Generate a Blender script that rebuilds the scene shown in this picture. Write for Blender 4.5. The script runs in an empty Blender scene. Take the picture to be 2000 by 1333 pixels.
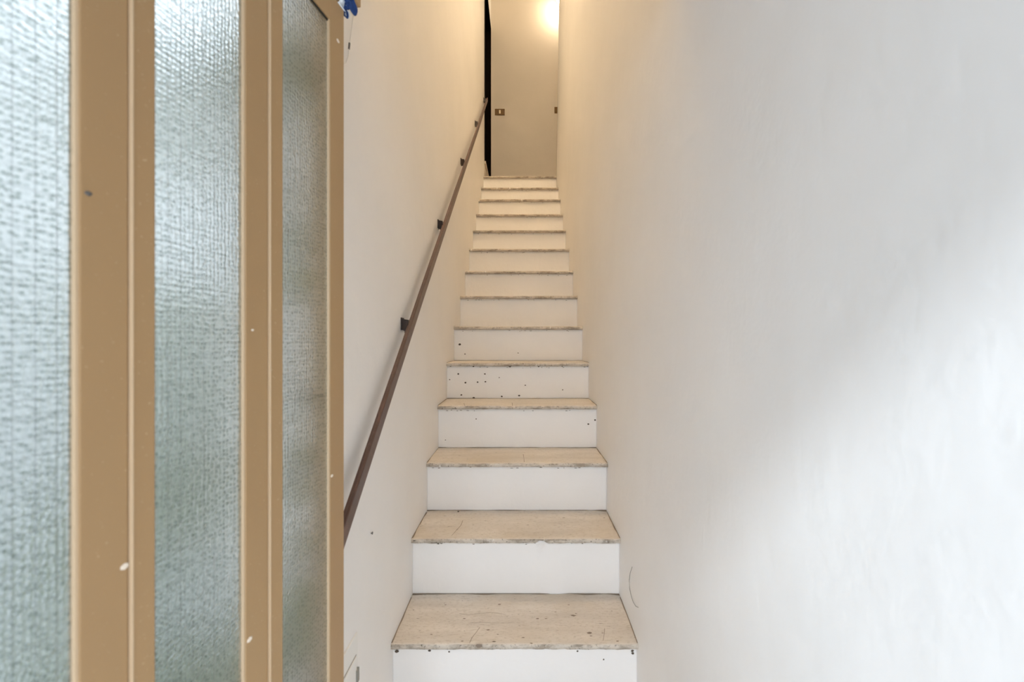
import bpy, bmesh, math, random
from mathutils import Vector, noise, Matrix
random.seed(7)
S = bpy.context.scene
C = S.collection

# ------------------------------------------------------------------ camera, sky, sun, exposure
F = 900.0                       # focal length in pixels of the 2000 px wide frame
VX, VY = 1020.0, 668.0          # vanishing point of the stairwell
H = 1.457                       # eye height above the entrance floor
cam_d = bpy.data.cameras.new('camera')
cam = bpy.data.objects.new('camera', cam_d); C.objects.link(cam)
cam.location = (0, 0, H); cam.rotation_euler = (math.pi / 2, 0, 0)
cam_d.sensor_width = 36; cam_d.lens = F / 2000 * 36
cam_d.shift_x = -(VX - 1000) / 2000; cam_d.shift_y = (VY - 666.5) / 2000
cam_d.clip_start = 0.01
cam_d.dof.use_dof = True; cam_d.dof.focus_distance = 2.6; cam_d.dof.aperture_fstop = 5.0
S.camera = cam

W = bpy.data.worlds.new('sky'); S.world = W; W.use_nodes = True
wn = W.node_tree.nodes; wl = W.node_tree.links; wn.clear()
wo = wn.new('ShaderNodeOutputWorld'); wb = wn.new('ShaderNodeBackground')
tc = wn.new('ShaderNodeTexCoord'); sx = wn.new('ShaderNodeSeparateXYZ'); cr = wn.new('ShaderNodeValToRGB')
wl.new(tc.outputs['Generated'], sx.inputs[0]); wl.new(sx.outputs['Z'], cr.inputs[0])
cr.color_ramp.elements[0].color = (1.0, 1.0, 1.0, 1); cr.color_ramp.elements[0].position = 0.0
cr.color_ramp.elements[1].color = (0.62, 0.78, 1.0, 1); cr.color_ramp.elements[1].position = 0.9
wl.new(cr.outputs[0], wb.inputs[0]); wb.inputs[1].default_value = 2.4
wl.new(wb.outputs[0], wo.inputs[0])

sun_d = bpy.data.lights.new('sun', 'SUN'); sun = bpy.data.objects.new('sun', sun_d); C.objects.link(sun)
AZ, EL = math.radians(38), math.radians(31.5)
sun.rotation_euler = Vector((math.sin(AZ) * math.cos(EL), math.cos(AZ) * math.cos(EL), -math.sin(EL))).to_track_quat('-Z', 'Y').to_euler()
sun_d.energy = 1.35; sun_d.angle = math.radians(4.5); sun_d.color = (0.80, 0.90, 1.0)

LAMP_POWER = 4.5
ADDED_LAMP_POWER = 34.0
LAMP_COLOR = (1.0, 0.78, 0.52)
S.view_settings.view_transform = 'Standard'; S.view_settings.look = 'None'
S.view_settings.exposure = 0.74; S.view_settings.gamma = 1.0; S.view_settings.use_curve_mapping = False
S.cycles.max_bounces = 16; S.cycles.diffuse_bounces = 12; S.cycles.transmission_bounces = 12
S.cycles.sample_clamp_indirect = 6.0

# ------------------------------------------------------------------ helpers
def link(o): C.objects.link(o); return o

def obj(name, bm, mats, parent=None, smooth=False):
    me = bpy.data.meshes.new(name)
    bmesh.ops.recalc_face_normals(bm, faces=bm.faces[:])
    bm.to_mesh(me); bm.free()
    for m in (mats if isinstance(mats, (list, tuple)) else [mats]): me.materials.append(m)
    if smooth:
        for p in me.polygons: p.use_smooth = True
    o = link(bpy.data.objects.new(name, me))
    if parent: o.parent = parent
    return o

def empty(name, loc, rz=0.0):
    o = link(bpy.data.objects.new(name, None)); o.location = loc; o.rotation_euler = (0, 0, rz)
    o.empty_display_size = 0.05
    return o

def tag(o, label=None, cat=None, group=None, kind=None):
    for k, v in (('label', label), ('category', cat), ('group', group), ('kind', kind)):
        if v: o[k] = v
    return o

def box(bm, x0, x1, y0, y1, z0, z1, bev=0.0, mi=0):
    g = bmesh.ops.create_cube(bm, size=1.0)
    for v in g['verts']:
        v.co = Vector(((x0 + x1) / 2 + v.co.x * (x1 - x0), (y0 + y1) / 2 + v.co.y * (y1 - y0), (z0 + z1) / 2 + v.co.z * (z1 - z0)))
    fs = list({f for v in g['verts'] for f in v.link_faces})
    for f in fs: f.material_index = mi
    if bev > 0:
        es = list({e for f in fs for e in f.edges})
        r = bmesh.ops.bevel(bm, geom=es, offset=bev, segments=2, affect='EDGES', profile=0.5)
        for f in r['faces']: f.material_index = mi
    return bm

def NB(*a, **k): return box(bmesh.new(), *a, **k)

def tube(bm, pts, r, n=8, cap=True):
    pts = [Vector(p) for p in pts]; rings = []
    for i, p in enumerate(pts):
        t = (pts[min(i + 1, len(pts) - 1)] - pts[max(i - 1, 0)]).normalized()
        u = t.cross(Vector((0, 0, 1)))
        if u.length < 1e-4: u = t.cross(Vector((1, 0, 0)))
        u.normalize(); w = t.cross(u)
        rr = r[i] if isinstance(r, (list, tuple)) else r
        rings.append([bm.verts.new(p + (u * math.cos(2 * math.pi * k / n) + w * math.sin(2 * math.pi * k / n)) * rr) for k in range(n)])
    for a, b in zip(rings, rings[1:]):
        for k in range(n): bm.faces.new((a[k], a[(k + 1) % n], b[(k + 1) % n], b[k]))
    if cap: bm.faces.new(rings[0]); bm.faces.new(rings[-1])
    return bm

def lathe(bm, prof, n=24, mat=Matrix()):
    rings = []
    for r, z in prof:
        rings.append([bm.verts.new(mat @ Vector((r * math.cos(2 * math.pi * k / n), r * math.sin(2 * math.pi * k / n), z))) for k in range(n)])
    for a, b in zip(rings, rings[1:]):
        for k in range(n): bm.faces.new((a[k], a[(k + 1) % n], b[(k + 1) % n], b[k]))
    bm.faces.new(rings[0]); bm.faces.new(rings[-1])
    return bm

def grid(bm, fn, nu, nv, mi=0):
    vs = [[bm.verts.new(fn(i / nu, j / nv)) for j in range(nv + 1)] for i in range(nu + 1)]
    for i in range(nu):
        for j in range(nv):
            f = bm.faces.new((vs[i][j], vs[i + 1][j], vs[i + 1][j + 1], vs[i][j + 1])); f.material_index = mi; f.smooth = True
    return vs

def px(x, y, Y):                # the point at depth Y that lies behind a spot of the photograph
    return Vector(((x - VX) / F * Y, Y, H + (VY - y) / F * Y))

# ------------------------------------------------------------------ materials
def material(name, rgb=(.8, .8, .8), rough=.6, spec=.5, metal=0.0):
    m = bpy.data.materials.new(name); m.use_nodes = True
    b = m.node_tree.nodes['Principled BSDF']
    b.inputs['Base Color'].default_value = (*rgb, 1); b.inputs['Roughness'].default_value = rough
    b.inputs['Specular IOR Level'].default_value = spec; b.inputs['Metallic'].default_value = metal
    return m

class N:
    def __init__(s, m): s.t = m.node_tree; s.b = s.t.nodes['Principled BSDF']; s.co = s.t.nodes.new('ShaderNodeTexCoord').outputs['Object']
    def n(s, kind, **k):
        o = s.t.nodes.new(kind)
        for a, v in k.items(): setattr(o, a, v)
        return o
    def l(s, a, b): s.t.links.new(a, b)
    def mapping(s, scale=(1, 1, 1)):
        o = s.n('ShaderNodeMapping'); o.inputs['Scale'].default_value = scale; s.l(s.co, o.inputs[0]); return o.outputs[0]
    def noise(s, scale, detail=3, rough=.55, vec=None, dist=0.0):
        o = s.n('ShaderNodeTexNoise'); o.inputs['Scale'].default_value = scale; o.inputs['Detail'].default_value = detail
        o.inputs['Roughness'].default_value = rough; o.inputs['Distortion'].default_value = dist
        s.l(vec if vec is not None else s.co, o.inputs['Vector']); return o.outputs['Fac']
    def ramp(s, fac, p0, p1, c0=(0, 0, 0), c1=(1, 1, 1)):
        o = s.n('ShaderNodeValToRGB'); e = o.color_ramp.elements
        e[0].position = p0; e[0].color = (*c0, 1); e[1].position = p1; e[1].color = (*c1, 1); s.l(fac, o.inputs[0]); return o.outputs[0]
    def mix(s, fac, a, b, mode='MIX'):
        o = s.n('ShaderNodeMix', data_type='RGBA', blend_type=mode)
        for v, sock in ((fac, o.inputs[0]), (a, o.inputs[6]), (b, o.inputs[7])):
            if isinstance(v, (int, float)): sock.default_value = v
            elif isinstance(v, tuple): sock.default_value = (*v, 1)
            else: s.l(v, sock)
        return o.outputs[2]
    def math(s, op, a, b=None):
        o = s.n('ShaderNodeMath', operation=op)
        for v, sock in ((a, o.inputs[0]), (b, o.inputs[1])):
            if v is None: continue
            if isinstance(v, (int, float)): sock.default_value = v
            else: s.l(v, sock)
        return o.outputs[0]
    def bump(s, h, strength, dist=.01, nrm=None):
        o = s.n('ShaderNodeBump'); o.inputs['Strength'].default_value = strength; o.inputs['Distance'].default_value = dist
        s.l(h, o.inputs['Height'])
        if nrm is not None: s.l(nrm, o.inputs['Normal'])
        return o.outputs[0]
    def col(s, v): s.l(v, s.b.inputs['Base Color'])
    def nrm(s, v): s.l(v, s.b.inputs['Normal'])

def paint(name, rgb, bump=.25):
    m = material(name, rgb, .62, .3); k = N(m)
    dark = tuple(c * .955 for c in rgb)
    k.col(k.mix(k.ramp(k.noise(2.2, 5, .6), .35, .7), rgb, dark))
    b1 = k.bump(k.noise(9, 4, .6), bump, .012)
    b2 = k.bump(k.noise(60, 3, .6, k.mapping((1, 1, .35))), bump * .5, .0025, b1)
    # a few raised drips and trowel marks
    b3 = k.bump(k.ramp(k.noise(26, 2, .4, k.mapping((1, 1, .28))), .73, .79), .35, .0012, b2)
    k.nrm(b3); return m

M = {}
M['wall'] = paint('white_wall_paint', (.86, .845, .825))
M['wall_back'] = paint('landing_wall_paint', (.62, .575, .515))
M['riser'] = paint('white_riser_paint', (.86, .85, .835), .35)
M['ceiling'] = material('ceiling_paint', (.84, .83, .80), .8, .2)
M['outside'] = paint('pale_outside_plaster', (.60, .61, .61), .5)

def stone(name):                # travertine tread: top
    m = material(name, (.5, .43, .35), .42, .4); k = N(m)
    base = k.mix(k.ramp(k.noise(6, 6, .6, k.mapping((.6, 3.2, 1))), .32, .72), (.57, .51, .44), (.70, .64, .565))
    base = k.mix(k.ramp(k.noise(130, 4, .7, k.mapping((.5, 1.4, 1))), .52, .75), base, (.42, .35, .27))
    base = k.mix(k.ramp(k.noise(3, 3, .5), .5, .8), base, (.54, .455, .345))
    pits = k.ramp(k.noise(85, 2, .5, k.mapping((.55, 1.5, 1))), .70, .75)
    k.col(k.mix(pits, base, (.21, .165, .125)))
    k.nrm(k.bump(k.noise(160, 3, .6), .25, .002))
    return m
M['stone'] = stone('worn_travertine')

def stone_edge(name):           # front edge: grime, bare stone and slopped white paint
    m = material(name, (.5, .45, .38), .7, .2); k = N(m)
    a = k.ramp(k.noise(16, 5, .7, k.mapping((1, 1, 2.2))), .44, .62)
    base = k.mix(a, (.62, .565, .49), (.33, .285, .23))
    base = k.mix(k.ramp(k.noise(120, 4, .7), .58, .68), base, (.13, .11, .09))
    p = k.ramp(k.noise(24, 4, .65, k.mapping((1, 1, .6))), .62, .68)
    k.col(k.mix(p, base, (.80, .78, .74)))
    k.nrm(k.bump(k.noise(120, 4, .7), .6, .004))
    return m
M['stone_edge'] = stone_edge('chipped_stone_edge')
M['grime'] = material('dark_grime', (.10, .082, .064), .9, .1)
M['grime_soft'] = material('brown_grime', (.26, .21, .165), .9, .1)

def brown(name):
    m = material(name, (.36, .225, .105), .42, .45); k = N(m)
    c = k.mix(k.ramp(k.noise(3, 3, .6, k.mapping((1, 1, .25))), .35, .7), (.395, .25, .118), (.345, .21, .098))
    k.col(k.mix(k.ramp(k.noise(240, 2, .6), .66, .78), c, (.52, .38, .23)))
    k.nrm(k.bump(k.noise(300, 3, .6), .12, .001)); return m
M['frame'] = brown('bronze_aluminium')
M['frame_lit'] = material('lit_bronze_edge', (.55, .40, .25), .35, .5)  # lighter bronze paints in the light caught along the bead edges
M['gasket'] = material('black_gasket', (.025, .024, .022), .7, .3)

def pebble_glass(name):
    m = bpy.data.materials.new(name); m.use_nodes = True; t = m.node_tree; b = t.nodes['Principled BSDF']
    b.inputs['Roughness'].default_value = .30
    b.inputs['Transmission Weight'].default_value = 1.0; b.inputs['IOR'].default_value = 1.45
    k = N(m)
    v = k.n('ShaderNodeTexVoronoi', feature='SMOOTH_F1'); v.inputs['Scale'].default_value = 185
    v.inputs['Smoothness'].default_value = .25; v.inputs['Randomness'].default_value = .5
    k.l(k.mapping((1, .15, 1)), v.inputs['Vector'])
    k.col(k.ramp(v.outputs['Distance'], .05, .44, (.20, .25, .21), (.86, .89, .86)))  # dark reflections of the dimples put into the tint as dots
    k.nrm(k.bump(v.outputs['Distance'], .24, .003))
    return m
M['glass'] = pebble_glass('pebbled_glass')

def iron(name, rgb):
    m = material(name, rgb, .38, .5); k = N(m)
    k.col(k.mix(k.ramp(k.noise(40, 4, .6), .5, .75), rgb, tuple(c * 1.6 for c in rgb)))
    return m
M['rail'] = iron('brown_enamelled_iron', (.085, .042, .030))
M['bracket'] = iron('dark_brown_iron', (.030, .016, .012))
M['door_dark'] = material('almost_black_wood', (.006, .005, .005), 1.0, 0.0)
M['door_frame'] = material('dark_door_frame', (.008, .006, .005), 1.0, 0.0)
M['marble'] = stone('grey_marble')
M['brass'] = material('bronze_switch_plate', (.14, .07, .014), .5, .3)
M['ivory'] = material('ivory_plastic', (.78, .68, .48), .4, .5)
M['white_plastic'] = material('white_painted_metal', (.80, .79, .76), .45, .4)
M['seam'] = material('grey_seam', (.30, .29, .26), .8, .2)
M['blue'] = material('blue_cloth', (.025, .055, .17), .8, .2)
M['white_cloth'] = material('white_cloth', (.78, .82, .84), .8, .2)
M['wire'] = material('grey_wire', (.74, .73, .69), .6, .3)
M['wire_dark'] = material('glass_wire', (.12, .12, .12), .5, .5, .5)
M['steel'] = material('dull_steel', (.18, .17, .16), .5, .5, .6)
M['speck'] = material('paint_speck', (.80, .70, .58), .6, .3)
def pave(name):
    m = material(name, (.5, .5, .48), .8, .2); k = N(m)
    k.col(k.mix(k.ramp(k.noise(5, 5, .6), .3, .7), (.40, .40, .39), (.55, .545, .52))); return m
M['pave'] = pave('grey_paving')
M['leaf'] = material('green_leaves', (.085, .13, .035), .5, .4)
M['leaf2'] = material('pale_green_leaves', (.19, .23, .08), .5, .4)
M['bark'] = material('brown_bark', (.12, .08, .05), .9, .1)
mg = bpy.data.materials.new('lamp_glow'); mg.use_nodes = True
mg.node_tree.nodes['Principled BSDF'].inputs['Emission Color'].default_value = (1, .80, .52, 1)
mg.node_tree.nodes['Principled BSDF'].inputs['Emission Strength'].default_value = 18
M['glow'] = mg

# ------------------------------------------------------------------ measures (metres; Y runs up the stairwell, h = height above the eye)
XL, XR = -0.382, 0.338          # the two side walls of the stairwell
FLIGHT = 14
def nose(n): return 1.0928 + 0.24592 * n
TOP = {1: -.879, 2: -.678, 3: -.482, 4: -.288, 5: -.106, 6: .086, 7: .281, 8: .471, 9: .669, 10: .862, 11: 1.055, 12: 1.254, 13: 1.439, 14: 1.633, 0: -1.068, -1: -1.262}
LAND = H + TOP[14]
YB = 5.64                       # back wall
Y0 = 0.86                       # where the left wall begins, at the entrance
CEIL = LAND + 2.80
DOOR0, DOOR1, DOORH = 4.66, 5.625, 2.19
T = 0.018                       # thickness of the treads

# ------------------------------------------------------------------ setting
def wall_slab(bm, X, XBACK, y0, y1, z0, z1, ny, nz, amp, seed, lean=None):
    def fn(u, v):
        y = y0 + (y1 - y0) * u; z = z0 + (z1 - z0) * v
        e = min(1, u * 25, (1 - u) * 25)
        d = amp * e * (noise.noise(Vector((y * 1.3 + seed, z * 1.1, seed))) + .5 * noise.noise(Vector((y * 3.7, z * 3.1 + seed, 2.0))))
        return Vector((X + d + (lean(y, z) if lean else 0), y, z))
    g = grid(bm, fn, ny, nz)
    ring = [g[i][0] for i in range(ny + 1)] + [g[ny][j] for j in range(1, nz + 1)] + [g[i][nz] for i in range(ny - 1, -1, -1)] + [g[0][j] for j in range(nz - 1, 0, -1)]
    back = [bm.verts.new((XBACK, v.co.y, v.co.z)) for v in ring]
    for i in range(len(ring)):
        k = (i + 1) % len(ring); bm.faces.new((ring[i], ring[k], back[k], back[i]))
    bm.faces.new(back)
bm = bmesh.new()
wall_slab(bm, XL, XL - .16, Y0, DOOR0, 0, CEIL, 70, 80, .0035, 3.1)
box(bm, XL - .16, XL, DOOR0, DOOR1, LAND + DOORH, CEIL)
box(bm, XL - .16, XL, DOOR0, YB, 0, LAND)
box(bm, XL - .16, XL, DOOR1, YB, LAND, CEIL)
wall_left = tag(obj('wall_left', bm, M['wall']), 'long white plastered wall behind the brown handrail', kind='structure')

def lean(y, z): return .0145 * max(0, z - H - 1.64) * min(1, max(0, (y - 2) / 2.54))
YE = 4.545
bm = bmesh.new()
wall_slab(bm, XR, XR + .16, -.40, YE, 0, CEIL, 90, 80, .0035, 9.4, lean)
wall_right = tag(obj('wall_right', bm, M['wall']), 'broad white plastered wall with scratches and soft daylight', kind='structure')
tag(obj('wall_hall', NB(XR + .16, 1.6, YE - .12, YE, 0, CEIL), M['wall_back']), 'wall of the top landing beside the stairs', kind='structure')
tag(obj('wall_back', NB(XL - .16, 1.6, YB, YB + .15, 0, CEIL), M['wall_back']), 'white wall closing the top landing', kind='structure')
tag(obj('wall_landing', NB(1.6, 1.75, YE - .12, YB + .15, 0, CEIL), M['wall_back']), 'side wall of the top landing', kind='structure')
tag(obj('wall_front', NB(XL - .16, XR + .16, Y0, Y0 + .14, H + .80, CEIL), M['wall']), 'wall above the entrance', kind='structure')
tag(obj('ceiling', NB(XL - .16, 1.75, Y0, YB + .15, CEIL, CEIL + .12), M['ceiling']), 'white ceiling over the stairs', kind='structure')
tag(obj('floor_landing', NB(XL, 1.6, nose(14) + .27, YB, LAND - .05, LAND), M['stone']), 'stone floor of the top landing', kind='structure')
tag(obj('floor', NB(XL - .16, XR, -.40, nose(-1) + .10, -.06, 0), M['stone']), 'stone floor at the foot of the stairs', kind='structure')
tag(obj('roof_unseen', NB(XL - 1.1, XR + .30, -.72, Y0, H + .86, H + .96), M['outside']), 'unseen flat roof shaped to cast the daylight edge on the right wall', kind='structure')  # unseen slab, sized to cut the daylight slanting across the right wall
tag(obj('ground', NB(-14, 14, -14, 14, -.12, -.06), M['pave']), 'grey paved ground outside', kind='structure')

# ------------------------------------------------------------------ staircase
CHIPS = {1: [(.20, .03, .6), (-.14, .012, 1.0)], 2: [(.066, .022, 1.0)], 3: [(-.2, .03, .5), (.1, .05, .4)], 4: [(-.05, .04, .5)]}
def notch(n, x):                # how far the underside of a nosing is broken away
    r = 0.0
    for c, w, a in CHIPS.get(n, []):
        if a >= 1 and n == 2: r = max(r, .0125 * math.exp(-((x - c) / (w * .62)) ** 2))
    return r + .0016 * (noise.noise(Vector((x * 38, n * 7.7, 0))) + .6 * noise.noise(Vector((x * 110, n * 3.3, 5))))
def chip(n, x):                 # how far its top arris is broken away
    r = 0.0
    for c, w, a in CHIPS.get(n, []):
        if not (a >= 1 and n == 2): r = max(r, a * .010 * max(0, 1 - ((x - c) / w) ** 2))
    q = noise.noise(Vector((x * 22 + n * 11, 1.7, n * 2.1)))
    return r + .004 * max(0, q - .25) + .0012 * (1 + noise.noise(Vector((x * 90, n, 8))))

OVER = .022
stair = empty('staircase', ((XL + XR) / 2, nose(-1), 0))
tag(stair, 'narrow steep staircase with white painted risers and worn beige stone treads', 'staircase')
inv = Matrix.Translation(-stair.location)
def kid(name, bm, mats, parent, label=None):
    bmesh.ops.transform(bm, matrix=Matrix.Translation(-parent.matrix_basis.translation) if parent.parent is None else inv, verts=bm.verts[:])
    o = obj(name, bm, mats, parent)
    if label: o['label'] = label
    return o
NX = 90
TREADS = {}
for n in range(-1, FLIGHT + 1):
    y, z = nose(n), H + TOP[n]
    run = .24592 + OVER + .002 if n < FLIGHT else .27
    bm = bmesh.new(); rows = []
    for i in range(NX + 1):
        x = XL - .003 + (XR - XL + .006) * i / NX
        c = chip(n, x); b = notch(n, x); j = .0015 * noise.noise(Vector((x * 15, n * 4.1, 3)))
        wob = .0012 * noise.noise(Vector((x * 4, n * 1.9, 0)))
        P = [(run, -T), (.012, -T + b * .9), (.001 + j, -T + .002 + b), (j, -.006 - c * .5 + min(0, b - .006) * 0), (.0015 + j + c * .45, -.0018 - c * .35), (.005 + j + c, -.0002), (.04, 0), (run, 0)]
        rows.append([bm.verts.new((x, y + p, z + q + wob)) for p, q in P])
    for a, b in zip(rows, rows[1:]):
        for k in range(len(a)):
            f = bm.faces.new((a[k], b[k], b[(k + 1) % len(b)], a[(k + 1) % len(a)])); f.material_index = 1 if k in (1, 2, 3) else 0
            f.smooth = k in (2, 3, 4, 5)
    bm.faces.new(rows[0]); bm.faces.new(rows[-1])
    lab = {1: 'lowest fully visible tread, cracked and pitted', 2: 'tread with a curved break in its front edge', 14: 'top tread at landing level'}.get(n)
    TREADS[n] = kid('tread', bm, [M['stone'], M['stone_edge']], stair, lab)
    # riser below it
    zb = H + TOP[n - 1] if n > -1 else 0.0
    bm = bmesh.new(); R = (0, .02, .3, .6, .85, .93, 1.0); rows = []
    for i in range(NX + 1):
        x = XL - .003 + (XR - XL + .006) * i / NX
        b = notch(n, x); row = []
        for r in R:
            f_ = 0.0
            if r > .9: f_ = min(1, max(0, b - .003) / .006) * (OVER - .0015) * (r - .85) / .15
            drip = .0025 * (noise.noise(Vector((x * 45, n * 5.7, 4))) + .2) if r == 0 else 0
            fw = .006 * max(0, noise.noise(Vector((x * 13, n * 2.7, 1)))) if r == 0 else 0
            d = .0012 * noise.noise(Vector((x * 5, r * 2, n * 3.0)))
            row.append(bm.verts.new((x, y + OVER - f_ + d - fw, zb + (z - T + b - zb) * r + drip * 0)))
        row.append(bm.verts.new((x, y + OVER + .02, z - T))); row.append(bm.verts.new((x, y + OVER + .02, zb)))
        rows.append(row)
    for a, b in zip(rows, rows[1:]):
        for k in range(len(a)):
            f = bm.faces.new((a[k], b[k], b[(k + 1) % len(b)], a[(k + 1) % len(a)])); f.smooth = k < 6
    bm.faces.new(rows[0]); bm.faces.new(rows[-1])
    riser = kid('riser', bm, M['riser'], stair)

# wear on the treads and risers: cracks, pits, flaked paint, grime in the joints
def ribbon(bm, pts, nrm, w):
    L, R = [], []
    for i, p in enumerate(pts):
        p = Vector(p); t = (Vector(pts[min(i + 1, len(pts) - 1)]) - Vector(pts[max(i - 1, 0)])).normalized()
        s = t.cross(nrm) * (w * (.5 + random.random() * .5) * .5)
        L.append(bm.verts.new(p + s)); R.append(bm.verts.new(p - s))
    for i in range(len(pts) - 1): bm.faces.new((L[i], L[i + 1], R[i + 1], R[i]))
def blob(bm, c, u, v, a, b, k=9):
    vs = [bm.verts.new(c + u * (a * math.cos(2 * math.pi * i / k) * random.uniform(.7, 1.2)) + v * (b * math.sin(2 * math.pi * i / k) * random.uniform(.7, 1.2))) for i in range(k)]
    bm.faces.new(vs)
UX, UY, UZ = Vector((1, 0, 0)), Vector((0, 1, 0)), Vector((0, 0, 1))
def on_tread(n, x, y):
    h = TOP[n] + .0006; Y = h * F / (VY - y); return Vector(((x - VX) / F * Y, Y, H + h))
def on_riser(n, x, y):
    Y = nose(n) + OVER - .0014; p = px(x, y, Y); p.x = min(max(p.x, XL + .004), XR - .004); return p
def wear(name, bm, m, label=None): return kid(name, bm, m, stair, label)
def sub(parent, name, bm, m):
    bmesh.ops.transform(bm, matrix=inv, verts=bm.verts[:]); o = obj(name, bm, m, parent); return o
# cracks (one piece for each crack)
for n, pts, w in ((1, [(937, 1226), (930, 1236), (922, 1246), (917, 1257)], .0022),
                  (1, [(897, 1199), (915, 1202), (935, 1199), (960, 1197), (988, 1201)], .0018),
                  (1, [(1181, 1228), (1180, 1240), (1178, 1252)], .0020),
                  (1, [(915, 1218), (942, 1216), (975, 1218), (1005, 1217)], .0014),
                  (2, [(904, 1017), (900, 1027), (890, 1038), (882, 1047)], .0022),
                  (3, [(1022, 888), (1023, 895), (1024, 903)], .0022),
                  (4, [(906, 788), (908, 793)], .003), (4, [(1000, 787), (1001, 793)], .003)):
    b = bmesh.new(); ribbon(b, [on_tread(n, *p) for p in pts], UZ, w); sub(TREADS[n], 'crack', b, M['grime_soft'])
for n, lst in ((1, ((953, 1231, 5), (1151, 1237, 7), (1177, 1237, 3), (1022, 1246, 4), (1050, 1209, 5), (1066, 1209, 4), (1120, 1203, 7), (1125, 1199, 3), (975, 1181, 4), (1111, 1182, 3), (870, 1182, 3), (907, 1209, 4), (972, 1240, 3), (1206, 1253, 4), (965, 1254, 5), (843, 1240, 3), (903, 1253, 4), (1085, 1196, 3))),
               (2, ((1101, 1012, 4), (1180, 1012, 3), (893, 1035, 3), (1031, 1026, 3)))):
    b = bmesh.new()
    for x, y, r in lst:
        c = on_tread(n, x, y); k = c.y / F; blob(b, c, UX, UY, r * k * .75, r * k * .4)
    o = sub(TREADS[n], 'pits', b, M['grime_soft']); o['kind'] = 'stuff'
b = bmesh.new()
for x, y, rx, ry in ((935, 1262, 8, 4), (775, 1273, 0, 0)):
    if rx: c = px(x, y, nose(1) - .0012); k = c.y / F; blob(b, c, UX, UZ, rx * k, ry * k)
sub(TREADS[1], 'chip', b, M['grime_soft'])
RISERS = [o for o in stair.children if o.name.startswith('riser')]
rz = {n: RISERS[n + 1] for n in range(-1, FLIGHT + 1)}
DOTS = {5: [(895, 731, 2), (947, 731, 2), (909, 748, 2), (933, 747, 2), (948, 746, 2), (878, 742, 1.5), (975, 738, 1.2), (901, 772, 2), (1026, 753, 1.5), (1014, 773, 2), (1099, 762, 1.3), (1082, 783, 2), (925, 778, 2.5), (980, 775, 2), (960, 781, 2.5), (1052, 716, 2), (925, 716, 2), (946, 715, 2), (996, 716, 2.5), (1098, 715, 2.5), (1148, 714, 3), (880, 715, 3)],
        6: [(898, 673, 3), (908, 692, 1.5), (1012, 690, 1.3)], 4: [(1162, 821, 2), (1149, 829, 2), (930, 819, 1.5), (975, 878, 1.5), (870, 860, 1.2)],
        1: [(775, 1273, 4), (839, 1272, 3), (1235, 1272, 3), (1236, 1277, 3), (1179, 1289, 2), (1128, 1273, 2), (877, 1274, 2)],
        2: [(884, 1170, 2.5), (1053, 1171, 2.5), (1115, 1172, 2), (1176, 1169, 3), (1185, 1166, 3), (895, 1000, 2)],
        3: [(1046, 1065, 2), (1207, 1063, 3), (886, 998, 2), (963, 1003, 2), (1150, 1000, 2)]}
for n in range(1, FLIGHT):
    b = bmesh.new(); cnt = 0
    for x, y, r in DOTS.get(n, []):
        c = on_riser(n, x, y); k = c.y / F; blob(b, c, UX, UZ, r * k, r * k * .8, 7); cnt += 1
    z1, z0 = H + TOP[n] - T, H + TOP[n - 1]
    for i in range(10):         # flakes along the top of the riser, where the paint meets the stone
        x = random.uniform(XL + .02, XR - .02); w = random.uniform(.002, .007)
        blob(b, Vector((x, nose(n) + OVER - .0014, z1 - random.uniform(.004, .010))), UX, UZ, w, .0012, 8)
    o = sub(rz[n], 'paint_flakes', b, M['grime']); o['kind'] = 'stuff'
for n in range(0, FLIGHT):      # the dirty joint at the back of every tread, and along its ends
    b = bmesh.new(); z = H + TOP[n] + .0009; yb = nose(n + 1) + OVER
    xs = [XL + .001 + (XR - XL - .002) * i / 60 for i in range(61)]
    for i in range(60):
        w0, w1 = [.0006 + .0075 * max(0, noise.noise(Vector((x * 11, n * 6.1, 2))) + .18) + .010 * max(0, 1 - min(x - XL, XR - x) / .045) for x in (xs[i], xs[i + 1])]
        q = [Vector((xs[i], yb - .001 - w0, z)), Vector((xs[i + 1], yb - .001 - w1, z)), Vector((xs[i + 1], yb + .004, z + .001)), Vector((xs[i], yb + .004, z + .001))]
        b.faces.new([b.verts.new(v) for v in q])
    for s, X in ((1, XL), (-1, XR)):
        for i in range(24):
            y0, y1 = nose(n) + .004 + (.24) * i / 24, nose(n) + .004 + .24 * (i + 1) / 24
            w0, w1 = [.0006 + .004 * max(0, noise.noise(Vector((yy * 14, n * 3.1 + s, 7))) + .25) for yy in (y0, y1)]
            b.faces.new([b.verts.new(v) for v in (Vector((X, y0, z)), Vector((X + s * (w0 + .002), y0, z)), Vector((X + s * (w1 + .002), y1, z)), Vector((X, y1, z)))])
    o = sub(TREADS[n], 'joint_grime', b, M['grime_soft']); o['kind'] = 'stuff'

# ------------------------------------------------------------------ handrail
RX = -.354
def rail_h(y): return .0945 + .753 * (y - 1.519)
hr = empty('handrail', (XL, .90, H + rail_h(.9)))
tag(hr, 'dark brown flat iron handrail climbing along the white wall over the stairs', 'handrail')
inv_h = Matrix.Translation(-hr.location)
def hkid(name, bm, m, parent):
    bmesh.ops.transform(bm, matrix=inv_h, verts=bm.verts[:]); return obj(name, bm, m, parent)
bm = bmesh.new()
sec = [(.008, -.017), (.009, -.015), (.009, .015), (.008, .017), (.003, .017), (.002, .015), (.002, .009), (-.006, .009), (-.007, .007), (-.007, -.010), (-.006, -.011), (.002, -.011), (.002, -.017)]
up = Vector((0, -.753, 1)).normalized()
ends = []
for y in (.868, 1.6, 2.6, 3.6, 4.625):
    wob = .0015 * math.sin(y * 2.3)
    ends.append([bm.verts.new(Vector((RX + a + wob, y, H + rail_h(y))) + up * b) for a, b in sec])
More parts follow.
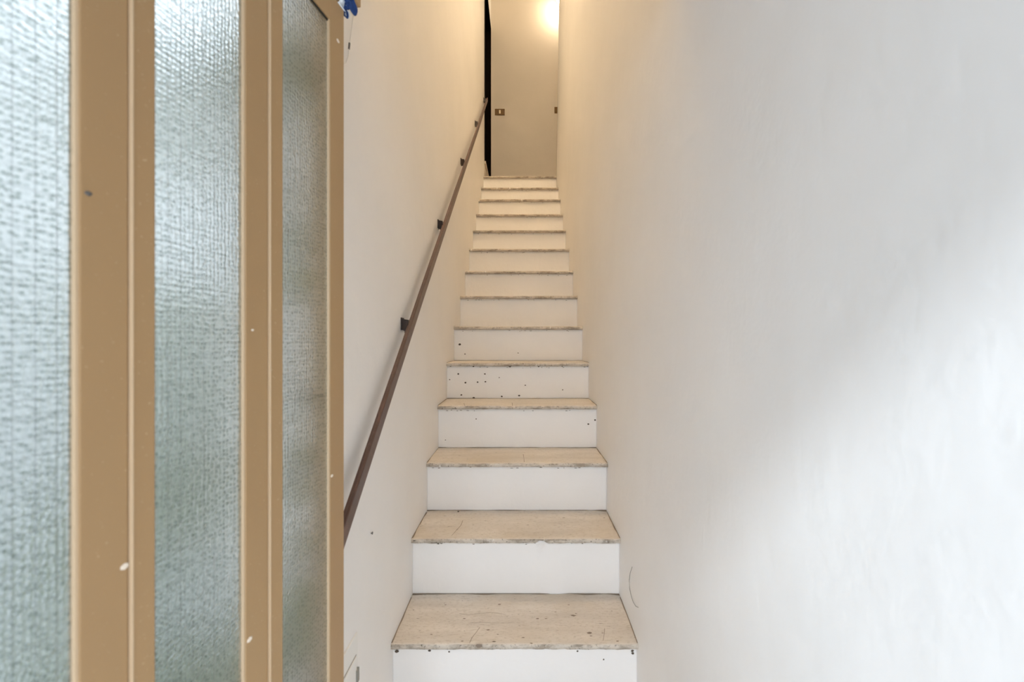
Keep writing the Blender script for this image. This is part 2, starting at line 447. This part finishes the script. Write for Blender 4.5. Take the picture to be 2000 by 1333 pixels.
for a, b in zip(ends, ends[1:]):
    for k in range(len(sec)): bm.faces.new((a[k], a[(k + 1) % len(sec)], b[(k + 1) % len(sec)], b[k]))
bm.faces.new(ends[0]); bm.faces.new(ends[-1])
hkid('rail', bm, M['rail'], hr)
for y in (1.451, 2.084, 2.865, 3.721, 4.554):
    z = H + rail_h(y)
    # a stub plate welded under the bar and let into the wall
    bm = bmesh.new()
    prof = [(XL - .004, z + .030), (RX - .006, z + .026), (RX - .004, z + .006), (RX - .006, z - .012), (RX - .016, z - .016), (XL + .012, z - .010), (XL + .004, z - .004), (XL - .004, z + .002)]
    f = bm.faces.new([bm.verts.new((a, y - .004, b)) for a, b in prof])
    r = bmesh.ops.extrude_face_region(bm, geom=[f])
    for v in r['geom']:
        if isinstance(v, bmesh.types.BMVert): v.co.y += .026
    br = hkid('bracket', bm, M['bracket'], hr)
    bm = bmesh.new(); box(bm, XL - .001, XL + .004, y - .008, y + .026, z - .006, z + .033, .0012)
    hkid('wall_plate', bm, M['bracket'], br)

# ------------------------------------------------------------------ glazed door leaf at the left
SL = (1150 - VX) / F; DX0 = -.42
YA, YEND = .2185, .7908
ang = math.atan(SL); K = math.sqrt(1 + SL * SL)
LZ = .03; LTOP = H + .569
gd = empty('glazed_door', (DX0 + SL * YA, YA, 0), math.pi / 2 - ang)
tag(gd, 'open brown aluminium door with three tall pebbled glass panes beside the entrance', 'door')
# local: x along the leaf (away from the camera), y to the left (the back of the leaf), z up
def s(Y): return (Y - YA) * K
DEP = .013
edges = [('wide', YA, .2613), ('pane', .2613, .3799), ('wide', .3799, .4205), ('narrow', .4223, .4447), ('pane', .4447, .5642),
         ('wide', .5642, .6034), ('narrow', .6052, .6300), ('pane', .6300, .7485), ('wide', .7485, YEND)]
RAIL_T = .046
for kind, a, b in edges:
    if kind in ('wide', 'narrow'):
        bm = bmesh.new(); f0 = 0.0 if kind == 'wide' else -.0022
        box(bm, s(a), s(b), f0, DEP, LZ, LTOP, .0014)
        # small bead along the glass side(s)
        st = obj('stile', bm, M['frame'], gd)
        if kind == 'wide' and a > .3:
            obj('glazing_bead', NB(s(a) - .0030, s(a) + .0004, .0008, .009, LZ + .10, LTOP - RAIL_T + .001, .0006), M['frame_lit'], st)
        if kind == 'narrow':
            obj('glazing_bead', NB(s(a) - .0012, s(a) + .0008, -.0030, .004, LZ, LTOP, .0005), M['frame_lit'], st)
    else:
        top = LTOP - RAIL_T
        obj('top_rail', NB(s(a) - .001, s(b) + .001, 0, DEP, top, LTOP - .0005, .0014), M['frame'], gd)
        obj('bottom_rail', NB(s(a) - .001, s(b) + .001, 0, DEP, LZ + .0005, LZ + .10, .0014), M['frame'], gd)
        pn = obj('pane', NB(s(a) - .004, s(b) + .004, .004, .0085, LZ + .095, top + .005), M['glass'], gd)
        pn['label'] = 'pebbled wired glass pane'
        bm = bmesh.new(); x = s(a) + .006
        while x < s(b) - .002: box(bm, x - .00011, x + .00011, .0058, .0061, LZ + .10, top); x += .0145
        z = LZ + .107
        while z < top - .002: box(bm, s(a), s(b), .0061, .0064, z - .00011, z + .00011); z += .0145
        wm = obj('wire_mesh', bm, M['wire_dark'], pn); wm['kind'] = 'stuff'
        bm = bmesh.new()
        box(bm, s(a), s(b), .0020, .0042, top - .0025, top + .001)
        obj('gasket', bm, M['gasket'], gd)
# paint specks stuck on the stiles
def speck(x, y, r, m):
    # point of the leaf's face behind this spot
    t = (x - VX) / F; Y = DX0 / (t - SL); p = Vector((s(Y), 0, H + (VY - y) / F * Y)); k = Y / F
    bm = bmesh.new(); bmesh.ops.create_icosphere(bm, subdivisions=1, radius=1)
    for v in bm.verts: v.co = Vector((p.x + v.co.x * r * k * 2.0, -.0003 + v.co.y * .0008, p.z + v.co.z * r * k * 1.3))
    obj('paint_speck', bm, m, gd)
for a in ((243, 1107, 5, M['speck']), (487, 1250, 4, M['speck']), (172, 378, 4, M['steel']), (660, 80, 3, M['speck']), (270, 160, 3, M['speck']), (648, 930, 2.5, M['speck']), (493, 645, 2, M['speck']), (541, 735, 2, M['speck'])):
    speck(*a)
# unseen brown beam added to keep sky light from coming over the leaf
gb = obj('sky_block_beam', NB(s(.10), s(YEND + .05), -.005, .055, LTOP + .04, H + .858, .002), M['frame'])
gb.location = gd.location; gb.rotation_euler = gd.rotation_euler
tag(gb, 'unseen brown beam added to block sky light above the open glazed door', kind='structure'); gb.name = 'trim_added_1'
tag(obj('trim_added_2', NB(XL - .004, XL + .032, YEND + .012, Y0 - .001, 0, H + .62, .002), M['frame']), 'hidden brown post added to block sun behind the open glazed door', kind='structure')  # hidden post added to close the sun gap between leaf and wall

# ------------------------------------------------------------------ small things
# blue and white rag caught on the top corner of the door
bm = bmesh.new(); bw = bmesh.new()
c0 = Vector((-.311, YEND + .008, H + .578))
def rag(bmx, off, w, h, tw, ph):
    def fn(u, v):
        x = (u - .5) * w; z = (v - .5) * h
        fold = .004 * math.sin(u * 9 + ph) + .003 * math.sin(v * 7 + ph * 2)
        x *= 1 - .35 * abs(v - .6)
        return c0 + off + Vector((x + .003 * math.sin(v * 6 + ph), fold + tw * (u - .5), z + .004 * math.sin(u * 5 + ph)))
    grid(bmx, fn, 12, 14)
rag(bm, Vector((.013, -.004, .012)), .018, .034, .006, .4)
rag(bm, Vector((.004, .002, -.002)), .008, .018, .004, 2.1)
rag(bw, Vector((.000, .004, .006)), .018, .026, .008, 1.2)
ro = obj('cloth_knot', bm, M['blue']); rw = obj('white_fold', bw, M['white_cloth'], ro)
for o in (ro, rw):
    mo = o.modifiers.new('thickness', 'SOLIDIFY'); mo.thickness = .0016
tag(ro, 'small blue and white cloth knot hanging at the top corner of the glazed door', 'cloth')
rw['label'] = 'white fold of the cloth'
# thin wire hanging down the wall
bm = bmesh.new()
pts = [px(x, y, .382 * F / (VX - x) - .012) for x, y in ((694, -60), (693, 0), (690, 30), (686, 60), (682, 90), (680, 110), (676, 122), (670, 126), (664, 124))]
tube(bm, pts, .0009, 6)
wi = tag(obj('hanging_wire', bm, M['wire']), 'thin pale wire dangling down the white wall beside the door top', 'wire')
bm = bmesh.new(); tube(bm, [px(682.5, 84, .382 * F / (VX - 682) - .013), px(681.5, 96, .382 * F / (VX - 682) - .013)], .0022, 8)
obj('clip', bm, M['steel'], wi)
# nail in the left wall
YN = .382 * F / (VX - 723.5); p = px(723.5, 1043, YN)
bm = bmesh.new(); tube(bm, [Vector((XL - .006, p.y, p.z)), Vector((XL + .004, p.y + .001, p.z + .001))], .0016, 8)
tube(bm, [Vector((XL + .004, p.y + .001, p.z + .001)), Vector((XL + .0055, p.y + .001, p.z + .001))], .0034, 10)
tag(obj('nail', bm, M['steel']), 'small steel nail stuck in the white wall below the handrail', 'nail')
# meter cover low on the left wall
YC = 1.056; ZT = H - .664
mc = empty('meter_cover', (XL, YC, ZT - .45)); tag(mc, 'white painted meter cover low on the wall beside the glazed door', 'cover')
inv_m = Matrix.Translation(-mc.location)
def mkid(name, bm, m, parent=mc):
    bmesh.ops.transform(bm, matrix=inv_m, verts=bm.verts[:]); return obj(name, bm, m, parent)
mkid('frame', NB(XL - .003, XL + .006, .90, YC, ZT - .45, ZT, .002), M['white_plastic'])
lid = mkid('lid', NB(XL + .004, XL + .009, .915, YC - .016, ZT - .42, ZT - .046, .0015), M['white_plastic'])
mkid('seam', NB(XL + .0052, XL + .0066, .913, YC - .013, ZT - .0465, ZT - .0435), M['seam'], lid)
mkid('hinge', NB(XL + .005, XL + .012, YC - .022, YC - .008, ZT - .105, ZT - .075, .001), M['seam'], lid)
# switches on the landing wall
def switch(x0, h, w, hh, label, btn):
    e = empty('light_switch', (x0 + w / 2, YB, H + h)); tag(e, label, 'switch', None)
    obj('plate', NB(-w / 2, w / 2, -.008, .001, -hh / 2, hh / 2, .003), M['brass'], e)
    obj('button', NB(-.011 + btn, .011 + btn, -.013, -.006, -.022, .022, .003), M['ivory'], e)
    for q in (-.046, .046): 
        bm = bmesh.new(); lathe(bm, [(.003, -.0002), (.003, .001), (.0015, .0016)], 8, Matrix.Rotation(math.pi / 2, 4, 'X') @ Matrix.Translation((q, 0, .008)))
        obj('screw', bm, M['steel'], e)
switch(-.335, 2.812, .120, .078, 'bronze switch plate with ivory button beside the dark doorway', 0)
switch(.394, 2.835, .120, .078, 'bronze switch plate half hidden behind the corner of the broad wall', .02)
# wall lamp round the corner of the landing
lx, ly, lh = .452, 5.49, 4.10
lp = empty('wall_lamp', (lx, YB, H + lh)); tag(lp, 'glowing globe wall lamp just round the corner of the top landing', 'lamp')
bm = bmesh.new(); lathe(bm, [(.045, 0), (.045, .012), (.036, .022), (.018, .026), (.014, .07), (.030, .078), (.030, .098)], 24, Matrix.Rotation(math.pi / 2, 4, 'X'))
obj('base', bm, M['white_plastic'], lp)
bm = bmesh.new(); bmesh.ops.create_uvsphere(bm, u_segments=24, v_segments=14, radius=.052)
bmesh.ops.translate(bm, verts=bm.verts[:], vec=(0, ly - YB, 0)); obj('globe', bm, M['glow'], lp, True)
ld = bpy.data.lights.new('lamp_bulb', 'POINT'); lo = link(bpy.data.objects.new('lamp_bulb', ld)); lo.parent = lp
lo.location = (0, ly - YB - .005, -.08); ld.energy = LAMP_POWER; ld.color = LAMP_COLOR; ld.shadow_soft_size = .05
# unseen lamp added high over the flight to warm its middle
cl = empty('added_ceiling_lamp', (0, 2.3, CEIL)); tag(cl, 'unseen round ceiling lamp added to light the middle of the stairs', 'lamp')
bm = bmesh.new(); lathe(bm, [(.09, 0), (.09, -.02), (.08, -.03)], 24); obj('base', bm, M['white_plastic'], cl)
bm = bmesh.new(); lathe(bm, [(.08, -.03), (.10, -.05), (.105, -.08), (.08, -.12), (.04, -.135)], 24); obj('shade', bm, M['glow'], cl, True)
ld = bpy.data.lights.new('added_ceiling_bulb', 'POINT'); lo = link(bpy.data.objects.new('added_ceiling_bulb', ld)); lo.parent = cl
lo.location = (0, 0, -.25); ld.energy = ADDED_LAMP_POWER; ld.color = LAMP_COLOR; ld.shadow_soft_size = .10
# dark door on the landing
d1 = empty('door_1', (XL, (DOOR0 + DOOR1) / 2, LAND)); tag(d1, 'dark doorway with a raised marble threshold at the top of the stairs', kind='structure')
inv_d = Matrix.Translation(-d1.location)
def dkid(name, bm, m, parent=d1):
    bmesh.ops.transform(bm, matrix=inv_d, verts=bm.verts[:]); return obj(name, bm, m, parent)
ST = LAND + .20
dkid('threshold', NB(XL - .15, XL + .003, DOOR0 + .004, DOOR1 - .002, LAND, ST - .03, .002), M['marble'])
dkid('sill', NB(XL - .15, XL + .014, DOOR0 + .004, DOOR1 - .002, ST - .03, ST, .003), M['marble'])
dkid('door_frame', NB(XL - .14, XL + .006, DOOR0 + .002, DOOR0 + .055, ST, LAND + DOORH - .002, .003), M['door_frame'])
dkid('door_frame', NB(XL - .14, XL + .002, DOOR1 - .055, DOOR1 - .002, ST, LAND + DOORH - .002, .003), M['door_frame'])
dkid('door_frame', NB(XL - .14, XL + .002, DOOR0 + .055, DOOR1 - .055, LAND + DOORH - .06, LAND + DOORH - .002, .003), M['door_frame'])
lf = dkid('leaf', NB(XL - .13, XL - .10, DOOR0 + .056, DOOR1 - .056, ST + .004, LAND + DOORH - .062, .003), M['door_dark'])
for za, zb in ((ST + .12, ST + .80), (ST + .92, LAND + DOORH - .18)):
    dkid('panel', NB(XL - .102, XL - .094, DOOR0 + .16, DOOR1 - .16, za, zb, .004), M['door_dark'], lf)
bm = bmesh.new(); tube(bm, [(XL - .10, DOOR0 + .11, ST + .98), (XL - .065, DOOR0 + .11, ST + .98), (XL - .06, DOOR0 + .13, ST + .98), (XL - .06, DOOR0 + .20, ST + .98)], .007, 8)
dkid('handle', bm, M['steel'], lf)
# pencil scratch on the right wall
b = bmesh.new()
def on_right(x, y): Y = XR * F / (x - VX) ; return px(x, y, Y) + Vector((-.0035, 0, 0))
tube(b, [on_right(x, y) for x, y in ((1237, 1108), (1233, 1120), (1231, 1135), (1232, 1150), (1235, 1165), (1239, 1177), (1244, 1185), (1249, 1187))], .0007, 5)
o = obj('pencil_scratch', b, M['steel'], wall_right)

# ------------------------------------------------------------------ outside, seen through the glass
tag(obj('wall_garden', NB(-3.4, -3.2, -4, 9, -.06, 4.6), M['outside']), 'pale plastered wall across the garden', kind='structure')
def shrub(loc, r, h, n, label, seed):
    random.seed(seed)
    e = empty('garden_shrub', loc); tag(e, label, 'shrub')
    bm = bmesh.new()
    for i in range(n):
        t = random.random(); a = random.uniform(0, 2 * math.pi); zz = h * (.08 + .92 * t)
        rr = r * math.sqrt(random.uniform(.25, 1)) * (1 - .5 * t * t) * (.8 + .3 * noise.noise(Vector((a, t * 3, seed))))
        p = Vector((rr * math.cos(a), rr * math.sin(a), zz)); L = random.uniform(.035, .07)
        d = Vector((math.cos(a) + random.uniform(-.6, .6), math.sin(a) + random.uniform(-.6, .6), random.uniform(-.4, .8))).normalized()
        w = d.cross(Vector((random.uniform(-.5, .5), random.uniform(-.5, .5), 1))).normalized() * L * .28
        f = bm.faces.new([bm.verts.new(v) for v in (p, p + d * L * .5 + w, p + d * L, p + d * L * .5 - w)]); f.material_index = random.random() < .4
    o = obj('foliage', bm, [M['leaf'], M['leaf2']], e); o['kind'] = 'stuff'
    for k in range(4):
        a = k * 1.6; bm = bmesh.new(); tube(bm, [(0.02 * math.cos(a), .02 * math.sin(a), 0), (.3 * r * math.cos(a), .3 * r * math.sin(a), h * .4), (.5 * r * math.cos(a), .5 * r * math.sin(a), h * .85)], [.016, .010, .004], 6)
        obj('stem', bm, M['bark'], e)
shrub((-.95, 1.95, -.06), .33, 2.2, 5200, 'tall green shrub against the side of the house', 1)
shrub((-1.9, 3.6, -.06), .6, 2.0, 5200, 'wide green shrub in the garden', 2)

random.seed(11)
iv = empty('climbing_ivy', (XL - .24, Y0 - .02, -.06)); tag(iv, 'green climbing plant growing up the wall end behind the glazed door', 'plant')
bm = bmesh.new()
for i in range(4200):
    z = random.uniform(.05, 2.05); x = random.uniform(-.36, .235)
    if noise.noise(Vector((x * 5, z * 3.2, 1.0))) < .02 + .20 * (z - 1.0): continue
    p = Vector((x, random.uniform(-.045, .012) if x > -.0 else random.uniform(-.05, .20), z))
    L = random.uniform(.022, .045); d = Vector((random.uniform(-1, 1), random.uniform(-.5, .1), random.uniform(-1, .5))).normalized()
    w = d.cross(Vector((random.uniform(-.3, .3), -1, random.uniform(-.3, .3)))).normalized() * L * .42
    f = bm.faces.new([bm.verts.new(v) for v in (p, p + d * L * .4 + w, p + d * L, p + d * L * .4 - w)]); f.material_index = random.random() < .5
o = obj('foliage', bm, [M['leaf'], M['leaf2']], iv); o['kind'] = 'stuff'
for x0, x1 in ((.10, .17), (.20, .13), (-.04, .10)):
    bm = bmesh.new(); tube(bm, [(x0 + (x1 - x0) * t + .02 * math.sin(t * 9 + x0 * 20), .006, 2.0 * t) for t in [i / 14 for i in range(15)]], [.007 - .004 * i / 14 for i in range(15)], 6)
    obj('stem', bm, M['bark'], iv)
